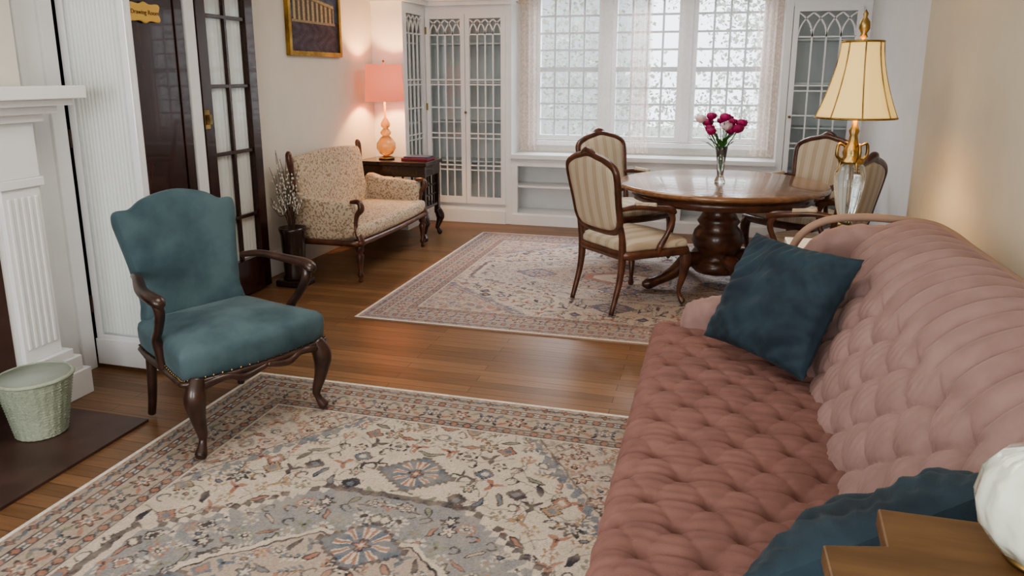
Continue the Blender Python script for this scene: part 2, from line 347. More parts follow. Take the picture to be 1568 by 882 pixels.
boxes('rails',[(-3.08,-3.072,3.08,3.2,.02,2.25),(-3.08,-3.072,3.76,3.83,.02,2.25)],M['dark'],dd,bevel=.003)
sg=empty('drawing_room_sign',(-3.068,3.52,1.835))
M['sign']=mat('sign_yellow',(.85,.56,.13),.5); M['ink']=mat('sign_ink',(.12,.04,.01),.5)
pad('plaque',[(-.12,-.035),(-.10,-.05),(-.04,-.045),(0,-.058),(.04,-.045),(.10,-.05),(.12,-.035),(.108,0),(.12,.035),(.10,.05),(.04,.045),(0,.058),(-.04,.045),(-.10,.05),(-.12,.035),(-.108,0)],.006,.0,0,0,frame((0,0,0),(0,1,0),(0,0,1)),M['sign'],sg,sub=3,edge=.96)
tcu=bpy.data.curves.new('lettering','FONT'); tcu.body='Drawing Room'; tcu.size=.034; tcu.align_x='CENTER'; tcu.align_y='CENTER'; tcu.extrude=.0006
to=bpy.data.objects.new('lettering',tcu); link(to,sg); to.location=(.0075,0,0); to.rotation_euler=(R(90),0,R(90)); tcu.materials.append(M['ink'])
fd=empty('door_3')
y0,y1=3.94,4.52; xa,xb=-3.11,-3.065
L=[(xa,xb,y0,y0+.09,.02,2.3),(xa,xb,y1-.09,y1,.02,2.3),(xa,xb,y0+.09,y1-.09,.02,.26),(xa,xb,y0+.09,y1-.09,2.22,2.3)]
L.append((xa+.01,xb-.01,(y0+y1)/2-.012,(y0+y1)/2+.012,.26,2.22))
for z in (.56,1.0,1.43,1.86): L.append((xa+.0105,xb-.0105,y0+.09,y1-.09,z-.012,z+.012))
boxes('leaf',L,M['dark'],fd,bevel=.003)
P=[]
for i in range(91):
    y=y0+.07+(y1-y0-.14)*i/90; P.append([(-3.115+.007*math.sin(i*.9),y,z) for z in (.2,1.2,2.25)])
grid('gathered_curtain',P,M['curt'],fd)
mesh('glass',[(-3.09,y0+.09,.26),(-3.09,y1-.09,.26),(-3.09,y1-.09,2.22),(-3.09,y0+.09,2.22)],[(0,1,2,3)],M['glass'],fd,False)
boxes('latch',[(-3.066,-3.058,y0-.005,y0+.045,1.17,1.29),(-3.06,-3.035,y0+.005,y0+.035,1.2,1.26)],M['brass'],fd,bevel=.004)

def color_grid(name,V,full,m,parent):
    NY,NX=full.shape[:2]
    idx=np.arange(NX*NY).reshape(NY,NX)
    F=np.stack([idx[:-1,:-1],idx[:-1,1:],idx[1:,1:],idx[1:,:-1]],-1).reshape(-1,4)
    me=bpy.data.meshes.new(name); me.vertices.add(NX*NY); me.vertices.foreach_set('co',V.ravel())
    me.loops.add(F.size); me.loops.foreach_set('vertex_index',F.ravel().astype(np.int32))
    me.polygons.add(len(F)); me.polygons.foreach_set('loop_start',np.arange(0,F.size,4,dtype=np.int32)); me.update(calc_edges=True)
    ca=me.color_attributes.new('pattern','FLOAT_COLOR','POINT')
    col=np.ones((NY*NX,4)); col[:,:3]=full.reshape(-1,3); ca.data.foreach_set('color',col.ravel())
    me.materials.append(m); o=bpy.data.objects.new(name,me); link(o,parent); return o
pt=empty('framed_painting',(XL+.002,5.56,1.98))
hw,hh=.41,.33
ny_,nx_=130,160
U=np.linspace(0,1,nx_)[None].repeat(ny_,0); Vv=np.linspace(0,1,ny_)[:,None].repeat(nx_,1); rg=np.random.RandomState(1)
C=np.zeros((ny_,nx_,3)); nz=np.sin(U*23+3*np.sin(Vv*17))*np.sin(Vv*19+2*np.sin(U*13))
C[:]=np.array([.075,.095,.155]); C+=nz[...,None]*np.array([.02,.022,.03])
C[Vv<.42]=np.array([.085,.07,.09]); C[Vv<.42]+=nz[Vv<.42][:,None]*.022
bld=(U>.08)&(U<.92)&(Vv>.38)&(Vv<.80-.16*U); C[bld]=np.array([.12,.10,.08])
colm=bld&(np.sin(U*2*math.pi*11)>.15)&(Vv<.74-.16*U)&(Vv>.41); C[colm]=np.array([.44,.36,.22])
C[(U>.08)&(U<.92)&(np.abs(Vv-.77+.16*U)<.02)]=np.array([.38,.32,.2]); C[(U>.06)&(U<.94)&(np.abs(Vv-.39)<.014)]=np.array([.32,.27,.18])
C*=(1+.2*rg.randn(ny_,nx_))[...,None]; C=np.clip(C,0,1)
V=np.zeros((ny_,nx_,3)); V[...,0]=.016; V[...,1]=-hw+.03+(2*hw-.06)*U; V[...,2]=-hh+.03+(2*hh-.06)*Vv
color_grid('canvas',V,C,attr_mat('oil_paint','pattern',.5),pt)
boxes('frame',[(0,.015,-hw,hw,-hh,hh),(.015,.035,-hw,-hw+.035,-hh,hh),(.015,.035,hw-.035,hw,-hh,hh),(.015,.035,-hw+.035,hw-.035,-hh,-hh+.035),(.015,.035,-hw+.035,hw-.035,hh-.035,hh)],M['gold'],pt)

# ---------------------------------------------------------------- rugs
def rug(name,x0,x1,y0,y1,seed,nmot,pal,med):
    hw,hl=(x1-x0)/2,(y1-y0)/2; st=.0038
    nx,ny=int(hw/st),int(hl/st)
    p0=np.linspace(0,hw,nx+1)[None,:].repeat(ny+1,0); q0=np.linspace(0,hl,ny+1)[:,None].repeat(nx+1,1)
    rs=np.random.RandomState(seed)
    wz=np.clip(np.minimum(p0,q0)/.05,0,1)
    p=p0+wz*(.004*np.sin(q0*47+1)+.003*np.sin(q0*113+p0*60)); q=q0+wz*(.004*np.sin(p0*53+2)+.003*np.sin(p0*121-q0*50))
    C=np.zeros(p.shape+(3,)); cream,blue,rose,ochre,char,sage,beige=[np.array(c) for c in pal]; C[:]=cream
    def put(mask,c,a=1.): C[mask]=C[mask]*(1-a)+c*a
    def ros(u,v,Rr,k,cols,ph=0):
        r=np.hypot(u,v); th=np.arctan2(v,u)+ph
        w=.74+.26*np.cos(k*th)
        for i,c in enumerate(cols): put(r<Rr*w*(1-i/len(cols)),c)
    def leafm(u,v,a,b,ang,c):
        cu=u*math.cos(ang)+v*math.sin(ang); cv=-u*math.sin(ang)+v*math.cos(ang)
        put((np.abs(cv)<b*(1-(cu/a)**2))&(np.abs(cu)<a),c)
    def motif(a,b,k,pairs):
        u,v=p-a,q-b; t=rs.randint(0,8); c1,c2=pairs[rs.randint(0,len(pairs))]
        if t==0: ros(u,v,k*rs.uniform(.035,.055),rs.choice([5,6,8]),[char,c1,cream,c2])
        elif t==1:
            a0=rs.uniform(0,6)
            for g in range(3): leafm(u-k*.02*math.cos(a0+g*2.1),v-k*.02*math.sin(a0+g*2.1),.032*k,.011*k,a0+g*2.1,c1)
            ros(u,v,.012*k,4,[char])
        elif t==2:
            r=np.hypot(u,v); th=np.arctan2(v,u); put((np.abs(r-.024*k)<.0035)&(th>-2),char,.9); ros(u-.024*k,v,.013*k,5,[c1])
        elif t==3:
            an=rs.uniform(0,3.1); leafm(u,v,.05*k,.015*k,an,char); leafm(u,v,.04*k,.009*k,an,c1)
        elif t==4:
            st2=np.floor(np.abs(u)/.008)+np.floor(np.abs(v)/.008); put(st2<5*k,char); put(st2<4*k,c1); put(st2<2*k,c2)
        elif t==5:
            for g in range(5): ros(u-k*.026*math.cos(g*1.256),v-k*.026*math.sin(g*1.256),.012*k,4,[c1])
            ros(u,v,.012*k,4,[ochre])
        elif t==6:
            an=rs.uniform(0,6.28); ca,sa=math.cos(an),math.sin(an); cu=u*ca+v*sa; cv=-u*sa+v*ca
            put((np.abs(cv-.2*cu)<.003)&(np.abs(cu)<.055*k),char)
            for g in (-.04,-.015,.012,.038):
                leafm(u-k*(g*ca-.012*sa),v-k*(g*sa+.012*ca),.018*k,.006*k,an+.9,c1); leafm(u-k*(g*ca+.012*sa),v-k*(g*sa-.012*ca),.018*k,.006*k,an-.9,c2)
        else:
            r=np.hypot(u,v*1.3); th=np.arctan2(v,u); put((r<.05*k)&(np.cos(7*th)>-.3),c1); put((r<.036*k)&(np.cos(7*th)>.2),cream); put(r<.018*k,char); put(r<.010*k,c2)
    e=np.minimum(hw-p0,hl-q0); s=np.where(hw-p0<hl-q0,q0,p0)
    field=e>.315
    def scatter(n,md,cond,k,pairs):
        pts=[]; tries=0
        while len(pts)<n and tries<20000:
            tries+=1; a,b=rs.uniform(0,hw-.32),rs.uniform(0,hl-.32)
            if cond(a,b) and all((a-c)**2+(b-d)**2>md**2 for c,d in pts): pts.append((a,b))
        for a,b in pts: motif(a,b,k,pairs)
    for k in range(14):
        a0=rs.uniform(0,hw); ph=rs.uniform(0,6); am=rs.uniform(.03,.07); fq=rs.uniform(9,16)
        put(field&(np.abs(p-a0-am*np.sin(q*fq+ph))<.0024)&(np.sin(q*23+ph)>-.4),char,.7)
        b0=rs.uniform(0,hl)
        put(field&(np.abs(q-b0-am*np.sin(p*fq+ph))<.0024)&(np.sin(p*21+ph)>-.4),char,.7)
    pairs=[(rose,blue),(blue,cream),(char,ochre),(sage,rose),(ochre,blue),(rose,cream),(char,blue)]
    scatter(nmot,.066,lambda a,b:True,.92,pairs)
    fw,fl=hw-.315,hl-.315
    ps,qs=np.floor(p/.03)*.03,np.floor(q/.03)*.03
    sp=(ps/fw+qs/fl); sp2=(p/fw+q/fl)
    spm=(sp>1.42)&field; put(spm,beige,.55)
    put(field&(np.abs(sp-1.40)<.02)&(sp2>1.34),blue,.85); put(field&(np.abs(sp2-1.47)<.006),char,.7)
    keep=C.copy(); scatter(26,.07,lambda a,b:a/fw+b/fl>1.5,.8,[(rose,ochre),(blue,rose),(rose,blue)]); nm=sp2<1.43; C[nm]=keep[nm]
    a,b=fw*.90,fl*.52
    ob=np.maximum(np.maximum(ps/a,qs/b),(ps/a+qs/b)/1.35); o1=np.maximum(np.maximum(p/a,q/b),(p/a+q/b)/1.35)
    put((ob<1.04),char,.85); put(ob<1.015,cream); keep=C.copy(); put(ob<.985,blue*med+cream*(1-med))
    scatter(100,.05,lambda x,y:.66<max(x/a,y/b,(x/a+y/b)/1.35)<.97,.75,[(cream,rose),(rose,cream),(char,cream),(beige,blue),(sage,cream),(cream,char)])
    m_=ob>=.985; C[m_]=keep[m_]
    put((np.abs(o1-.66)<.016),cream); put((np.abs(o1-.64)<.006),char)
    inn=o1<.635; put(inn,beige*.95,1.); keep=C.copy()
    scatter(60,.05,lambda x,y:max(x/a,y/b,(x/a+y/b)/1.35)<.60,.8,[(blue,rose),(rose,blue),(char,rose),(blue,cream)])
    m_=o1>=.62; C[m_]=keep[m_]
    put(o1<.30,char,.8); put(o1<.285,rose,.8); put(o1<.22,cream); ros(p0,q0,.10,8,[char,blue,cream,ochre])
    def pendant(u,v,Rr):
        th=np.arctan2(v,u); r=np.hypot(u,v); d=np.floor(np.abs(u)/.02)+np.floor(np.abs(v)/.016)
        put(d<Rr/.018+1,char,.85); put(d<Rr/.018,blue,.95)
        put((r<Rr*.8)&(np.cos(9*th)>.0)&(r>Rr*.3),cream); put((r<Rr*.8)&(np.cos(9*th)>.75)&(r>Rr*.3),rose); ros(u,v,Rr*.3,5,[char,rose,cream])
    pendant(p0,q-b*.60,.12)
    put((p0<.17)&(np.abs(q-(b+.20))<.13),cream); pendant(p0,q-(b+.20),.11); pendant(p-a*.62,q0,.11)
    put((np.abs(np.hypot(p-.20,q-(b+.20))-.03)<.006)&(q>b+.18),char); put((np.abs(q-(b+.23)+.1*(p-.2))<.005)&(p>.13)&(p<.23),char)
    p,q=p0,q0
    def band(e0,e1,bg,T,mot):
        m=(e>=e0)&(e<e1); save=C.copy(); C[m]=bg
        ls=((s+T/2)%T)-T/2; lt=e-(e0+e1)/2
        mot(ls,lt,s); nm=~m; C[nm]=save[nm]
    grey=beige*.82
    def main(ls,lt,s_):
        put(np.abs(lt-.03*np.sin(s_*2*np.pi/.26))<.003,char,.9)
        ros(ls,lt,.050,6,[char,rose,cream,blue]); l2=np.abs(ls)-.115; ros(l2,lt+.0,.036,5,[char,blue,cream,rose])
        leafm(np.abs(ls)-.06,lt-.03,.027,.009,.6,rose); leafm(np.abs(ls)-.06,lt+.03,.027,.009,-.6,sage); leafm(np.abs(ls)-.085,lt+.035,.02,.008,.9,blue); leafm(np.abs(ls)-.09,lt-.04,.02,.007,-.9,char)
    def guard(ls,lt,s_):
        st2=np.floor(np.abs(ls)/.005)+np.floor(np.abs(lt)/.005); put(st2<5,char,.9); put(st2<3,rose); l2=.03-np.abs(ls); put(np.hypot(l2,lt)<.007,blue)
    def outer(ls,lt,s_):
        ros(ls,lt,.022,4,[char*1.4,rose]); leafm(np.abs(ls)-.035,lt,.024,.008,.5,blue); put(np.abs(lt-.012*np.sin(s_*2*np.pi/.09))<.0025,char,.8); leafm(np.abs(ls)-.02,lt+.025,.014,.005,.2,rose)
    band(.016,.085,beige*.88,.09,outer); band(.085,.093,char*1.3,1,lambda a,b,c:None)
    band(.093,.125,cream,.06,guard); band(.125,.132,char*1.3,1,lambda a,b,c:None)
    band(.132,.255,beige*.92,.26,main); band(.255,.262,char*1.3,1,lambda a,b,c:None)
    band(.262,.297,grey,.06,guard); band(.297,.304,char*1.3,1,lambda a,b,c:None); band(.304,.315,cream,1,lambda a,b,c:None)
    put(e<.016,np.array([.70,.67,.61]))
    full=np.concatenate([C[::-1],C[1:]],0); full=np.concatenate([full[:,::-1],full[:,1:]],1)
    full=np.clip(full*(1+.13*rs.randn(*full.shape[:2]))[...,None],0,1)
    NY,NX=full.shape[:2]
    xs=np.linspace(x0,x1,NX); ys=np.linspace(y0,y1,NY)
    V=np.zeros((NY,NX,3)); V[...,0]=xs[None]; V[...,1]=ys[:,None]; V[...,2]=.010
    m=attr_mat(name+'_wool','pattern',.95); nt=m.node_tree; b=nt.nodes['Principled BSDF']; at=[n for n in nt.nodes if n.type=='ATTRIBUTE'][0]
    tc=nt.nodes.new('ShaderNodeTexCoord'); n=nt.nodes.new('ShaderNodeTexNoise'); n.inputs['Scale'].default_value=18; n.inputs['Detail'].default_value=8; nt.links.new(tc.outputs['Object'],n.inputs['Vector'])
    mr=nt.nodes.new('ShaderNodeMapRange'); mr.inputs['From Min'].default_value=.38; mr.inputs['From Max'].default_value=.75; mr.inputs['To Max'].default_value=.5; nt.links.new(n.outputs['Fac'],mr.inputs[0])
    mx=nt.nodes.new('ShaderNodeMix'); mx.data_type='RGBA'; nt.links.new(mr.outputs[0],mx.inputs[0]); nt.links.new(at.outputs['Color'],mx.inputs[6]); mx.inputs[7].default_value=(*beige,1)
    nt.links.new(mx.outputs[2],b.inputs['Base Color'])
    e_=empty(name); color_grid('pile',V,full,m,e_)
    box('backing',x0,x1,y0,y1,.0005,.0095,M['tan'],e_)
pal=[(.50,.435,.36),(.125,.15,.18),(.31,.155,.11),(.31,.21,.125),(.055,.05,.058),(.19,.20,.15),(.39,.32,.26)]
pal2=[(.50,.43,.375),(.17,.175,.23),(.37,.195,.155),(.35,.24,.17),(.10,.09,.11),(.26,.25,.215),(.42,.335,.29)]
rug('area_rug',-2.2,.12,-.02,3.08,3,270,pal,.72)
rug('area_rug',-2.15,.95,4.02,6.70,8,270,pal2,.22)

# ---------------------------------------------------------------- teal armchair
def cab_leg(name,x,y,ztop,out,m,parent,h0=0,k=1.0):
    ox,oy=out
    sweep(name,[(x,y,ztop),(x+ox*.028,y+oy*.028,ztop-.07),(x+ox*.02,y+oy*.02,ztop*.55),(x-ox*.004,y-oy*.004,ztop*.3),(x,y,.07),(x+ox*.022,y+oy*.022,.03),(x+ox*.032,y+oy*.032,h0+.02)],
      [.03*k,.038*k,.027*k,.018*k,.014*k,.022*k,.018*k],m,parent,seg=12)
def teal_chair():
    ang=R(-23.7); e=empty('teal_upholstered_armchair',(-2.02,2.61,.0105),ang-R(90))
    W=M['dwalnut']
    seat=[(-.30,.27),(0,.305),(.30,.27),(.325,.2),(.29,0),(.26,-.24),(.2,-.27),(-.2,-.27),(-.26,-.24),(-.29,0),(-.325,.2)]
    pad('seat',seat,.055,.075,.05,0,frame((0,0,.40),(1,0,0),(0,1,0)),M['teal'],e)
    ap=[(p[0]*.985,p[1]*.985,.328) for p in seat]
    sweep('apron',ap,.013,W,e,closed=True,sub=5)
    nh=[]; nf=[]
    for q in cr([(p[0]*1.0,p[1]*1.0,.345) for p in seat],9,True):
        n=len(nh); d=Vector((q.x,q.y,0)).normalized(); t=Vector((-d.y,d.x,0))
        nh+=[q+t*.005,q+Vector((0,0,.005)),q-t*.005,q-Vector((0,0,.005)),q+d*.006]; nf+=[(n,n+1,n+4),(n+1,n+2,n+4),(n+2,n+3,n+4),(n+3,n,n+4)]
    mesh('nailheads',nh,nf,M['brass'],e)
    for s in (-1,1):
        sweep('apron_scroll',[(s*.27,.27,.31),(s*.17,.295,.325),(s*.10,.305,.305),(0,.31,.325)],[.022,.014,.016,.010],W,e)
        cab_leg('front_leg',s*.275,.255,.34,(s*.8,.6),W,e,k=1.1)
        sweep('back_leg',[(s*.225,-.23,.38),(s*.225,-.24,.25),(s*.222,-.27,.1),(s*.22,-.30,.005)],[.024,.022,.019,.017],W,e)
        sweep('side_apron_scroll',[(s*.30,.22,.315),(s*.285,.05,.305),(s*.255,-.2,.315)],[.02,.012,.016],W,e)
        sweep('armrest',[(s*.25,-.245,.66),(s*.285,-.14,.675),(s*.335,.0,.66),(s*.35,.10,.655),(s*.345,.155,.645),(s*.335,.165,.625)],[.014,.016,.019,.022,.022,.013],W,e,sq=1.3)
        sweep('arm_post',[(s*.345,.12,.65),(s*.335,.135,.60),(s*.325,.09,.52),(s*.315,.04,.46),(s*.30,.03,.40),(s*.295,.03,.33)],[.018,.02,.018,.019,.022,.02],W,e,sq=1.1)
    back=[(-.20,.0),(.20,.0),(.225,.12),(.245,.28),(.265,.40),(.275,.47),(.262,.515),(.20,.52),(.13,.56),(0,.585),(-.13,.56),(-.20,.52),(-.262,.515),(-.275,.47),(-.265,.40),(-.245,.28),(-.225,.12)]
    pad('back',back,.04,.035,.025,.01,frame((0,-.235,.42),(1,0,0),(0,-.22,1)),M['teal'],e,edge=.95)
teal_chair()

# ---------------------------------------------------------------- dining chairs
def dining(loc,ang):
    e=empty('dining_armchair',(loc[0],loc[1],.0105),ang-R(90)); W=M['walnut']
    seat=[(-.27,.25),(0,.29),(.27,.25),(.30,.18),(.26,-.05),(.23,-.22),(0,-.24),(-.23,-.22),(-.26,-.05),(-.30,.18)]
    pad('seat',seat,.035,.02,.035,0,frame((0,0,.425),(1,0,0),(0,1,0)),M['stripe'],e)
    sweep('seat_rail',[(p[0],p[1],.385) for p in seat],.028,W,e,closed=True,sq=.6)
    bk=[(-.165,.0),(0,-.012),(.165,.0),(.222,.06),(.235,.19),(.252,.33),(.242,.41),(.165,.455),(.09,.475),(0,.492),(-.09,.475),(-.165,.455),(-.242,.41),(-.252,.33),(-.235,.19),(-.222,.06)]
    mt=frame((0,-.245,.53),(1,0,0),(0,-.20,1))
    pad('back_cushion',[(x*.93,y*.95+.012) for x,y in bk],.022,.016,.016,.012,mt,M['stripe'],e)
    sweep('back_frame',[(x,y,0) for x,y in bk],[.021]*16,W,e,closed=True,sub=5,mtx=mt,sq=1.1)
    sweep('crest_carving',[(-.09,.475,.005),(-.04,.505,.008),(0,.518,.01),(.04,.505,.008),(.09,.475,.005)],[.01,.018,.022,.018,.01],W,e,mtx=mt)
    for s in (-1,1):
        sweep('back_post',[(s*.215,-.255,.60),(s*.22,-.235,.50),(s*.215,-.225,.38),(s*.215,-.24,.22),(s*.215,-.30,.008)],[.019,.022,.026,.021,.016],W,e)
        cab_leg('front_leg',s*.25,.235,.40,(s*.8,.6),W,e,k=1.0)
        sweep('armrest',[(s*.225,-.275,.68),(s*.265,-.16,.695),(s*.305,-.02,.68),(s*.315,.07,.665),(s*.31,.11,.645)],[.015,.019,.02,.024,.014],W,e)
        sweep('arm_post',[(s*.31,.06,.66),(s*.315,.09,.60),(s*.295,.06,.50),(s*.285,.02,.43),(s*.27,.02,.38)],[.017,.018,.017,.021,.018],W,e)
        sweep('arm_pad',[(s*.258,-.17,.712),(s*.30,-.04,.70)],[.017,.017],M['stripe'],e)
TC=Vector((.04,5.40))
def face(loc): return math.atan2(TC.y-loc[1],TC.x-loc[0])
for loc,da in (((-.53,4.82),0),((-.70,6.02),0),((.62,6.08),0),((.58,4.88),.20)):
    dining(loc,face(loc)+da)

# ---------------------------------------------------------------- pedestal table
tb=empty('round_pedestal_table',(TC.x,TC.y,.0105),R(10)); W=M['tabletop']
lathe('top',[(0,.70),(.66,.70),(.675,.712),(.70,.715),(.72,.722),(.725,.735),(.715,.748),(.70,.752),(0,.752)],W,tb,seg=96)
lathe('apron',[(.60,.635),(.62,.64),(.62,.70),(0,.70)],M['walnut'],tb,seg=72)
lathe('pedestal',[(.0,.10),(.15,.10),(.19,.14),(.15,.19),(.12,.22),(.16,.27),(.185,.33),(.165,.40),(.13,.44),(.15,.47),(.13,.50),(.11,.54),(.13,.60),(.2,.66),(0,.66)],M['walnut'],tb,seg=40)
for k in range(4):
    a=k*math.pi/2+.35; c,s=math.cos(a),math.sin(a)
    sweep('foot',[(c*.1,s*.1,.19),(c*.22,s*.22,.20),(c*.34,s*.34,.11),(c*.46,s*.46,.06),(c*.53,s*.53,.042),(c*.57,s*.57,.04)],[.05,.055,.045,.035,.04,.02],M['walnut'],tb)
vs=empty('flower_vase',(.03,5.36,.764))
lathe('glass_vase',[(.0,.0),(.036,.0),(.038,.01),(.022,.05),(.028,.14),(.042,.25),(.040,.25),(.025,.14),(.018,.05),(0,.03)],M['crystal'],vs)
rs=random.Random(5)
for i in range(15):
    a=i*2.4; r=.05+.13*((i*7)%10)/10; h=.36+.11*((i*3)%7)/7
    x,y=r*math.cos(a),r*math.sin(a)*.8
    sweep('stem',[(0,0,.05),(x*.2,y*.2,.22),(x*.9,y*.9,h-.03),(x,y,h)],.003,M['leaf'],vs,seg=5)
    fr=.022+.014*rs.random()
    lathe('bloom',[(.2*fr,-.8*fr),(.9*fr,-.4*fr),(1.15*fr,.2*fr),(.95*fr,.7*fr),(.6*fr,.6*fr),(.5*fr,.85*fr),(.1*fr,.75*fr)],M['paleflower'] if i%6==4 else M['magenta'],vs,(x,y,h),20,.12,5)
for i in range(14):
    a=i*1.9; r=.05+.03*(i%3); h=.27+.02*(i%4); c,s=math.cos(a),math.sin(a)
    grid('leaf',[[(r*.3*c,r*.3*s,h-.05)]*2,[(r*c-s*.018,r*s+c*.018,h),(r*c+s*.018,r*s-c*.018,h)],[(r*1.7*c,r*1.7*s,h+.015)]*2],M['leaf'],vs)

# ---------------------------------------------------------------- settee
st=empty('brocade_settee',(-2.76,5.39,0),R(-90))
W=M['walnut']; HL=.65
pad('seat_cushion',[(-HL+.06,.30),(0,.325),(HL-.06,.30),(HL-.03,.2),(HL-.03,-.22),(HL-.1,-.26),(-HL+.1,-.26),(-HL+.03,-.22),(-HL+.03,.2)],.05,.05,.03,0,frame((0,0,.37),(1,0,0),(0,1,0)),M['flor'],st)
sweep('seat_rail',[(-HL,.29,.30),(0,.315,.30),(HL,.29,.30)],.022,W,st)
for s in (-1,1): sweep('side_rail',[(s*HL,.29,.30),(s*HL,-.28,.30)],.022,W,st)
bk=[(-.50,0),(.50,0),(.525,.25),(.53,.44),(.50,.51),(.40,.53),(0,.55),(-.40,.53),(-.50,.51),(-.53,.44),(-.525,.25)]
mt=frame((0,-.22,.38),(1,0,0),(0,-.14,1))
pad('back_cushion',bk,.05,.03,.03,.0,mt,M['flor'],st,edge=.95)
for s in (-1,1):
    sweep('back_post',[(s*.545,-.305,.945),(s*.555,-.30,.90),(s*.55,-.28,.70),(s*.56,-.25,.40),(s*.58,-.25,.2),(s*.58,-.32,.01)],[.012,.026,.016,.020,.02,.016],W,st)
    pad('arm_panel',[(-.25,.0),(.20,.0),(.25,.12),(.24,.24),(.12,.27),(-.1,.29),(-.25,.30)],.045,.045,.02,.02,frame((s*.60,0,.33),(0,1,0),(0,0,1)),M['flor'],st)
    sweep('arm_scroll',[(s*.61,.22,.60),(s*.61,.285,.60),(s*.61,.30,.55),(s*.61,.265,.50),(s*.61,.25,.42),(s*.61,.285,.33),(s*.61,.285,.28)],[.014,.02,.024,.018,.018,.026,.026],W,st,sq=1.3)
    lathe('front_leg',[(.0,0),(.014,0),(.018,.015),(.012,.03),(.02,.04),(.024,.06),(.014,.08),(.022,.15),(.03,.20),(.018,.22),(.03,.235),(.03,.30)],W,st,(s*.60,.27,0),20)

# ---------------------------------------------------------------- side table, lamp, books
sd=empty('carved_side_table',(-2.83,6.33,0)); W=M['black']; a,b=.335,.21
boxes('case',[(-a,a,-b,b,.70,.735),(-a+.02,a-.02,-b+.02,b-.02,.60,.70),(-a+.03,a-.03,-b+.03,b-.03,.30,.33)],W,sd,bevel=.006)
L=[]
for sx in (-1,1):
    for sy in (-1,1):
        x,y=sx*(a-.045),sy*(b-.045); L.append((x-.022,x+.022,y-.022,y+.022,.22,.60))
        cab_leg('leg',x,y,.26,(sx*.7,sy*.7),W,sd,k=1.1)
for sx in (-1,1):
    x=sx*(a-.045)
    for y in (-.07,0,.07): L.append((x-.008,x+.008,y-.008,y+.008,.33,.60))
    for z in (.42,.51): L.append((x-.008,x+.008,-b+.05,b-.05,z-.008,z+.008))
for x in (-.18,-.09,0,.09,.18): L.append((x-.008,x+.008,-b+.037,-b+.053,.33,.60))
for z in (.42,.51): L.append((-a+.05,a-.05,-b+.0375,-b+.0525,z-.008,z+.008))
boxes('lattice',L,W,sd,bevel=.002)
bo=empty('stack_of_books',(-2.66,6.34,.7355))
box('book_1',-.13,.13,-.09,.09,0,.022,M['book'],bo,.003); box('book_2',-.11,.12,-.08,.085,.0225,.036,M['book2'],bo,.003)
lp=empty('amber_glass_table_lamp',(-2.97,6.33,.736))
lathe('base',[(0,0),(.07,0),(.075,.012),(.05,.025),(.03,.03)],M['brass'],lp)
lathe('body',[(.02,.03),(.06,.05),(.088,.10),(.085,.15),(.05,.20),(.03,.215),(.045,.23),(.05,.25),(.03,.275),(.022,.285),(.04,.30),(.042,.33),(.02,.37),(.01,.38),(.01,.53)],M['amber'],lp,ripple=.02,rn=12,seg=48)
M['coral']=mat('coral_shade',(.72,.24,.16),.8,emit=(1,.25,.14),estr=.7)
def open_ends(o):
    me=o.data; bm=bmesh.new(); bm.from_mesh(me)
    bmesh.ops.delete(bm,geom=[f for f in bm.faces if len(f.verts)>4],context='FACES_ONLY'); bm.to_mesh(me); bm.free()
    s=o.modifiers.new('so','SOLIDIFY'); s.thickness=.003
o=lathe('shade',[(.178,.53),(.162,.86)],M['coral'],lp,seg=48); open_ends(o)
lathe('finial',[(.0,.90),(.012,.89),(.006,.875),(.006,.84)],M['brass'],lp,seg=12)
def point(name,loc,en,col,rad=.04):
    l=bpy.data.lights.new(name,'POINT'); l.energy=en; l.color=col; l.shadow_soft_size=rad; o=bpy.data.objects.new(name,l); o.location=loc; link(o); return o
point('lamp_bulb_light',(-2.97,6.33,1.43),34,(1,.60,.27))

et=empty('white_end_table',(.62,3.72,0))
boxes('top',[(-.26,.26,-.22,.22,.66,.69),(-.24,.24,-.2,.2,.58,.66)],M['white'],et,bevel=.005)
boxes('legs',[(sx*.2-.02,sx*.2+.02,sy*.16-.02,sy*.16+.02,0,.58) for sx in (-1,1) for sy in (-1,1)]+[(-.2,.2,-.16,.16,.2,.22)],M['white'],et,bevel=.003)
l2=empty('crystal_brass_table_lamp',(.60,3.70,.691))
lathe('base',[(0,0),(.08,0),(.085,.01),(.07,.025),(.045,.04),(.05,.055),(.03,.075),(.022,.10),(.035,.115),(.03,.13)],M['brass'],l2)
lathe('crystal_body',[(.025,.13),(.035,.16),(.05,.22),(.062,.30),(.066,.36),(.055,.40),(.035,.42)],M['crystal'],l2,seg=40,ripple=.05,rn=10)
lathe('collar',[(.05,.41),(.055,.425),(.035,.44),(.04,.46),(.035,.48),(.022,.50),(.016,.54),(.022,.56),(.012,.58),(.008,.64)],M['brass'],l2,seg=32,ripple=.06,rn=8)
for k in range(4):
    a=k*math.pi/2+.3; c,s=math.cos(a),math.sin(a)
    sweep('filigree_handle',[(.035*c,.035*s,.49),(.065*c,.065*s,.50),(.07*c,.07*s,.45),(.05*c,.05*s,.42),(.065*c,.065*s,.37)],[.004,.007,.008,.007,.004],M['brass'],l2,seg=8)
M['creamshade']=mat('cream_pleated_shade',(.76,.60,.30),.8,emit=(1,.62,.17),estr=.5)
pr=[]
for i in range(17):
    t=i/16; pr.append((.085+.083*(t**1.6),.955-.335*t))
o=lathe('shade',pr[::-1],M['creamshade'],l2,seg=96,ripple=.02,rn=8); open_ends(o)
for k in range(8):
    a=k*math.pi/4; sweep('shade_rib',[((r*1.03)*math.cos(a),(r*1.03)*math.sin(a),z) for r,z in pr[::4]],.003,M['brass'],l2,seg=6)
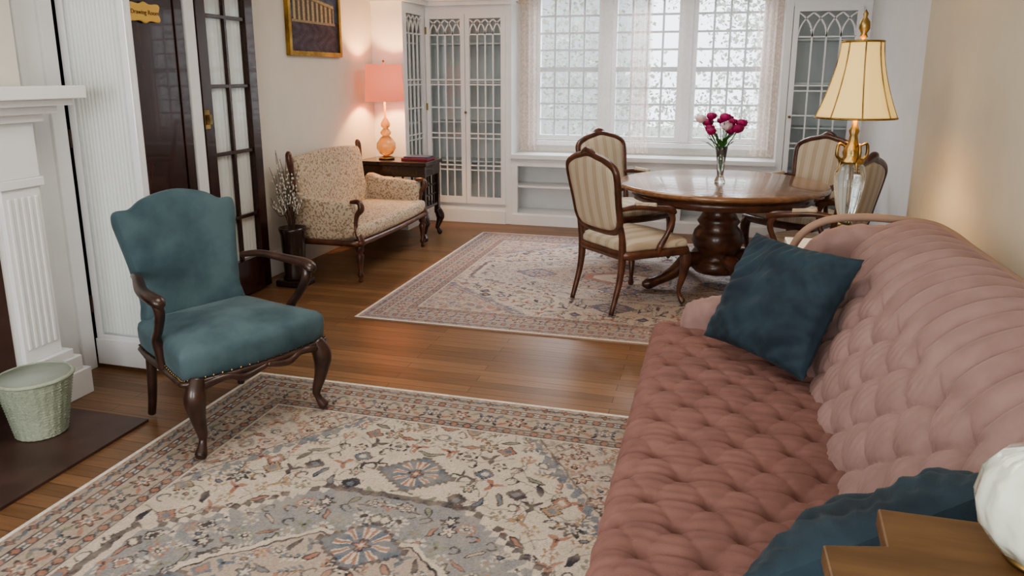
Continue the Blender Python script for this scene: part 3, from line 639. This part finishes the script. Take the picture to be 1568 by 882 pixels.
for r,z in ((pr[0][0],pr[0][1]),(pr[-1][0],pr[-1][1])):
    sweep('shade_trim',[(r*1.02*math.cos(k*math.pi/8),r*1.02*math.sin(k*math.pi/8),z) for k in range(16)],.005,M['gold'],l2,closed=True,seg=6,sub=2)
lathe('finial',[(.004,.92),(.006,.965),(.018,.975),(.012,.99),(.024,1.01),(.022,1.04),(.008,1.06),(.012,1.075),(0,1.095)],M['brass'],l2,seg=20)
point('lamp_bulb_light.001',(.60,3.70,1.49),10,(1,.72,.38))

# ---------------------------------------------------------------- sofa
sf=empty('tufted_sofa'); PK=M['pink']
SY0,SY1=1.0,3.20
def tuft(name,prof,y0,y1,sstep,ystep,hf,m):
    Q=cr([(x,z,0) for x,z in prof],12); d=[0]
    for i in range(1,len(Q)): d.append(d[-1]+(Q[i]-Q[i-1]).length)
    n=int(d[-1]/sstep); P=[]; j=0
    ny=int((y1-y0)/ystep)
    for i in range(n+1):
        t=d[-1]*i/n
        while j<len(d)-2 and d[j+1]<t: j+=1
        f=(t-d[j])/max(1e-6,d[j+1]-d[j]); p=Q[j].lerp(Q[j+1],f); tg=(Q[j+1]-Q[j]).normalized(); nx,nz=-tg.y,tg.x
        row=[]
        for k in range(ny+1):
            y=y0+(y1-y0)*k/ny; h=hf(t,y,d[-1]); row.append((p.x+nx*h,y,p.y+nz*h))
        P.append(row)
    return grid(name,P,m,sf)
def diamond(s,y,ss,sy,sig=.024,pw=.38):
    a=s/ss+y/sy; b=s/ss-y/sy
    g=(abs(math.sin(math.pi*a))*abs(math.sin(math.pi*b)))**pw
    da=a-round(a); db=b-round(b); r2=((da+db)*ss/2)**2+((da-db)*sy/2)**2
    return g, math.exp(-r2/sig**2)
def seat_h(s,y,L):
    g,dm=diamond(s-.315,y,.15,.23)
    w=min(1,max(0,(s-.26)/.06))
    ch=abs(math.sin(math.pi*y/.115))**.45
    wr=.0022*math.sin(y*170+math.sin(s*30)*1.2)
    return w*(.011*g+.014*ch-.019*dm+wr)+(1-w)*(.020*ch+wr)
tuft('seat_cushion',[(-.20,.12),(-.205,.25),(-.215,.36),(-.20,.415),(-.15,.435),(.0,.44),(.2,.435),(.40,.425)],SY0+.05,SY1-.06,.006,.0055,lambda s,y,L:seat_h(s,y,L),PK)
def back_h(s,y,L):
    # diamonds with button rows every .09 in s (stagger .055 in y); long channels run from the last row over the crest
    g,dm=diamond(s-.045,y,.18,.22,.026,.30)
    w=min(1,max(0,(s-.405)/.05)); w2=max(0,min(1,(s-.68)/.14))
    yb=y+.008*math.sin(s*9)*w
    ch=abs(math.sin(math.pi*yb/.11))**.42
    # folds crossing each diamond, pulled toward the buttons
    fold=.0016*math.sin(2*math.pi*(y/.0275)+2*math.sin(s*20))*(1-w)*g
    h=(1-w)*(.030*g-.016*dm+fold)+w*(.032*ch)*(1-.5*w2)
    return h
BP=[(.86,.90),(.80,.925),(.70,.915),(.60,.86),(.52,.76),(.45,.63),(.40,.50),(.37,.40)]
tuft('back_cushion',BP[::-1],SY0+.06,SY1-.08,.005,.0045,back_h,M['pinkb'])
outp=[(.86,.90),(.905,.885),(.93,.84),(.93,.7),(.92,.4),(.92,.12)]
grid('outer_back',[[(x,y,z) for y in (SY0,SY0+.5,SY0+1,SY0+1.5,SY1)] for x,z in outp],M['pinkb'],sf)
boxes('frame_base',[(-.17,.90,SY0+.04,SY1-.04,.12,.38)],PK,sf,bevel=.01)
sweep('crest_rail',[(.87,SY0,.905),(.87,SY0+.6,.91),(.87,SY1-.5,.91),(.87,SY1-.12,.915),(.80,SY1-.01,.93),(.6,SY1+.0,.94),(.45,SY1+.0,.92),(.36,SY1,.86),(.31,SY1,.76)],.016,M['tan'],sf)
def arm(name,yc,zt):
    xs=[.90,.75,.60,.50,.42,.35,.27,.18,.08,.0,-.05,-.09,-.11]
    wdt=[.05,.06,.065,.07,.075,.08,.08,.08,.08,.08,.078,.065,.03]
    P=cr([(x,z,w) for x,z,w in zip(xs,zt,wdt)],4); v=[];f=[];n=20
    for i,p in enumerate(P):
        x,z,w=p
        for k in range(n):
            a=math.pi*k/(n-1)
            if k in (0,n-1): v.append((x,yc+w*math.cos(a),.12))
            else:
                hh=.075
                v.append((x,yc+w*(1+.12*math.sin(a))*math.cos(a),z-hh+hh*math.sin(a)+.004*math.sin(i*2.2)))
    for i in range(len(P)-1):
        for k in range(n-1): f.append((i*n+k,i*n+k+1,(i+1)*n+k+1,(i+1)*n+k))
    f.append(tuple(range(n))); f.append(tuple((len(P)-1)*n+k for k in reversed(range(n))))
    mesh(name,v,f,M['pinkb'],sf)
arm('arm_far',SY1-.08,[.90,.92,.925,.915,.88,.80,.71,.645,.60,.575,.56,.535,.47])
arm('arm_near',SY0+.07,[.90,.92,.90,.86,.80,.72,.66,.62,.59,.57,.56,.535,.47])
for x in (-.13,.85):
    for y in (SY0+.1,SY1-.1): lathe('foot',[(0,0),(.018,0),(.03,.12)],M['walnut'],sf,(x,y,.0 if x>0.2 else .011),14)

# ---------------------------------------------------------------- pillows
def pillow(name,org,ex,ey,w,h,th,sd):
    mt=frame(org,ex,ey); n=60; rs=random.Random(sd); v=[];f=[]
    ph=[rs.uniform(0,6) for _ in range(6)]
    for side in (1,-1):
        for i in range(n+1):
            for j in range(n+1):
                u,vv=i/n*2-1,j/n*2-1
                t=max(0,(1-u**2))**.5*max(0,(1-vv**2))**.5; t=t**.85
                k=1-.07*(1-abs(vv)**2)*abs(u)**2; k2=1-.07*(1-abs(u)**2)*abs(vv)**2
                wr=.009*math.sin(7*u+3*vv+ph[0])*t+.007*math.sin(13*vv-6*u+ph[1])*t+.009*abs(math.sin(9*u*vv*2+5*u+ph[2]))*t**.5+.004*math.sin(24*(u-vv)+4*math.sin(3*u)+ph[3])*(1-t)*t**.3
                v.append(mt@Vector((u*w/2*k,vv*h/2*k2,side*(t*th/2)+wr)))
    N=(n+1)**2
    for s in (0,1):
        for i in range(n):
            for j in range(n):
                q=(s*N+i*(n+1)+j,s*N+(i+1)*(n+1)+j,s*N+(i+1)*(n+1)+j+1,s*N+i*(n+1)+j+1); f.append(q if s==0 else q[::-1])
    return mesh(name,v,f,M['tealp'])
pillow('teal_throw_pillow',(.245,2.75,.695),(.64,-.72,.0),(.20,.14,.40),.50,.46,.17,1)
pillow('teal_throw_pillow',(.33,1.39,.63),(.72,.1,.42),(.15,-.62,.62),.50,.46,.17,2)

# ---------------------------------------------------------------- near oak stand + milk glass lamp
ok=empty('oak_side_stand',(0,0,0))
top=[(.152,.72),(.149,.857),(.222,.875),(.228,.958),(.80,.965),(.80,.50),(.152,.50)]
n=len(top); v=[(x,y,z) for z in (.925,.95) for x,y in top]
mesh('top',v,[tuple(range(n)),tuple(reversed(range(n,2*n)))]+[(i,n+i,n+(i+1)%n,(i+1)%n) for i in range(n)],M['oak'],ok,False,bevel=.003)
boxes('body',[(.24,.76,.55,.92,.6,.925)]+[(x-.02,x+.02,y-.02,y+.02,0,.6) for x in (.26,.74) for y in (.57,.90)],M['oak'],ok,bevel=.004)
mg=empty('milk_glass_lamp',(.385,.885,.951))
K=.70
lathe('base',[(0,0),(.05*K,0),(.055*K,.006),(.04*K,.012)],M['brass'],mg)
lathe('globe',[(r*K,z*K) for r,z in [(.03,.01),(.07,.025),(.095,.06),(.103,.10),(.095,.145),(.07,.18),(.04,.195),(.035,.21),(.0,.21)]],M['milk'],mg,seg=64,ripple=.02,rn=14)

# ---------------------------------------------------------------- basket, branches
bs=empty('wicker_waste_basket',(-2.71,2.26,.0125))
NZ,NA=40,96
lathe('basket',[(0,0)]+[(.095+.045*(i/NZ)+.0035*(1 if i%2 else -1),.25*i/NZ) for i in range(NZ+1)]+[(.13,.25),(.09,.02),(0,.02)],M['basket'],bs,seg=NA,ripple=.012,rn=24)
sweep('rim',[(.141*math.cos(k*math.pi/8),.141*math.sin(k*math.pi/8),.255) for k in range(16)],.009,M['basket'],bs,closed=True,sub=2)
M['bag']=thin('bin_liner',(.8,.85,.8),.5)
lathe('liner',[(.135,.262),(.125,.24),(.11,.16),(.09,.05)],M['bag'],bs,seg=40,ripple=.03,rn=9)
pv=empty('branch_vase',(-2.92,4.60,0))
boxes('stand',[(-.11,.11,-.09,.09,.0,.05)],M['black'],pv,bevel=.01)
lathe('pot',[(0,.051),(.08,.051),(.085,.06),(.075,.10),(.088,.38),(.098,.41),(.098,.43),(.088,.43),(.07,.12),(0,.12)],M['black'],pv)
rs=random.Random(2)
cv=[];cf=[]
for i in range(26):
    a=rs.uniform(0,6.28); r=rs.uniform(.04,.19); h=rs.uniform(.62,1.0); 
    x,y=r*math.cos(a)*.7+.02,r*math.sin(a)*.9-.06
    pts=[(0,0,.2),(x*.25,y*.25,.5),(x*.7+rs.uniform(-.02,.02),y*.7,h*.85),(x,y,h)]
    sweep('branch',pts,[.003,.0028,.002,.0015],M['bark'],pv,seg=5,sub=4)
    for k in range(8):
        t=.3+.65*k/9; q=Vector(pts[1]).lerp(Vector(pts[3]),t)+Vector((rs.uniform(-.012,.012),rs.uniform(-.012,.012),0))
        n=len(cv); s=.007
        cv+=[q+Vector(d)*s for d in ((1,0,0),(0,1,0),(-1,0,0),(0,-1,0),(0,0,1.8),(0,0,-1.5))]
        cf+=[(n+p0,n+p1,n+4) for p0,p1 in ((0,1),(1,2),(2,3),(3,0))]+[(n+p1,n+p0,n+5) for p0,p1 in ((0,1),(1,2),(2,3),(3,0))]
mesh('catkins',cv,cf,M['catkin'],pv)

# ---------------------------------------------------------------- exterior
M['grass']=mat('garden_ground',(.35,.38,.28),.9)
box('garden_ground',-20,20,YB+.5,30,-.6,-.5,M['grass'])
M['foliage']=mat('foliage',(.50,.52,.46),.8,col2=(.34,.31,.27),nscale=3)
M['siding']=mat('neighbour_siding',(.50,.52,.54),.8)
rg=np.random.RandomState(9); N=42000
c=np.stack([rg.uniform(-7,4,N),rg.uniform(11,14,N),rg.uniform(-.4,4.0,N)],-1); c=c[(np.sin(c[:,0]*2.1)+np.sin(c[:,2]*2.7+c[:,0])+rg.uniform(-1,1.6,N))>-.2]; N=len(c)
sz=rg.uniform(.012,.05,N)[:,None]; d1=rg.randn(N,3); d1/=np.linalg.norm(d1,axis=1)[:,None]; d2=rg.randn(N,3); d2/=np.linalg.norm(d2,axis=1)[:,None]
v=np.stack([c-d1*sz,c-d2*sz,c+d1*sz,c+d2*sz],1).reshape(-1,3); f=[(4*i,4*i+1,4*i+2,4*i+3) for i in range(N)]
mesh('garden_shrubs',v.tolist(),f,M['foliage'],None,False)
nh=empty('neighbour_house'); boxes('walls',[(-9,-2.2,18,24,-.5,5)],M['siding'],nh)
boxes('roof',[(-9.4,-1.8,17.6,24.4,5,5.4)],M['black'],nh)

# ---------------------------------------------------------------- lights, world, camera
W=bpy.data.worlds.new('World'); S.world=W; W.use_nodes=True
bg=W.node_tree.nodes['Background']; bg.inputs[0].default_value=(.86,.93,1,1); bg.inputs[1].default_value=3.2
def area(name,loc,rot,sx,sy,en,col):
    l=bpy.data.lights.new(name,'AREA'); l.shape='RECTANGLE'; l.size=sx; l.size_y=sy; l.energy=en; l.color=col
    o=bpy.data.objects.new(name,l); o.location=loc; o.rotation_euler=rot; link(o); return o
area('sky_daylight',(-.73,9.8,4.3),(R(-55),0,0),4,2,900,(.86,.93,1))
area('rear_window_daylight',(-2.05,YF-.05,1.55),(R(90),0,0),1.1,1.5,48,(1,.98,.94))
area('rear_window_daylight.001',(-.05,YF-.05,1.55),(R(90),0,0),1.1,1.5,48,(1,.98,.94))
area('ceiling_fill',(-1.1,2.2,ZC-.03),(0,0,0),1.2,1.2,27,(1,.94,.86))  # added fill that brightens the room, no ceiling fixture known
area('ceiling_fill.001',(-1.1,5.4,ZC-.03),(0,0,0),1.2,1.2,24,(1,.94,.86))  # second added fill, over the dining end

cam=bpy.data.cameras.new('camera'); co=bpy.data.objects.new('camera',cam); link(co); S.camera=co
cam.sensor_width=36; cam.lens=36*1130/1568; cam.shift_y=-.0485; cam.clip_start=.05
co.location=(0,0,1.5); co.rotation_euler=(R(90-12.47),0,R(15.5))
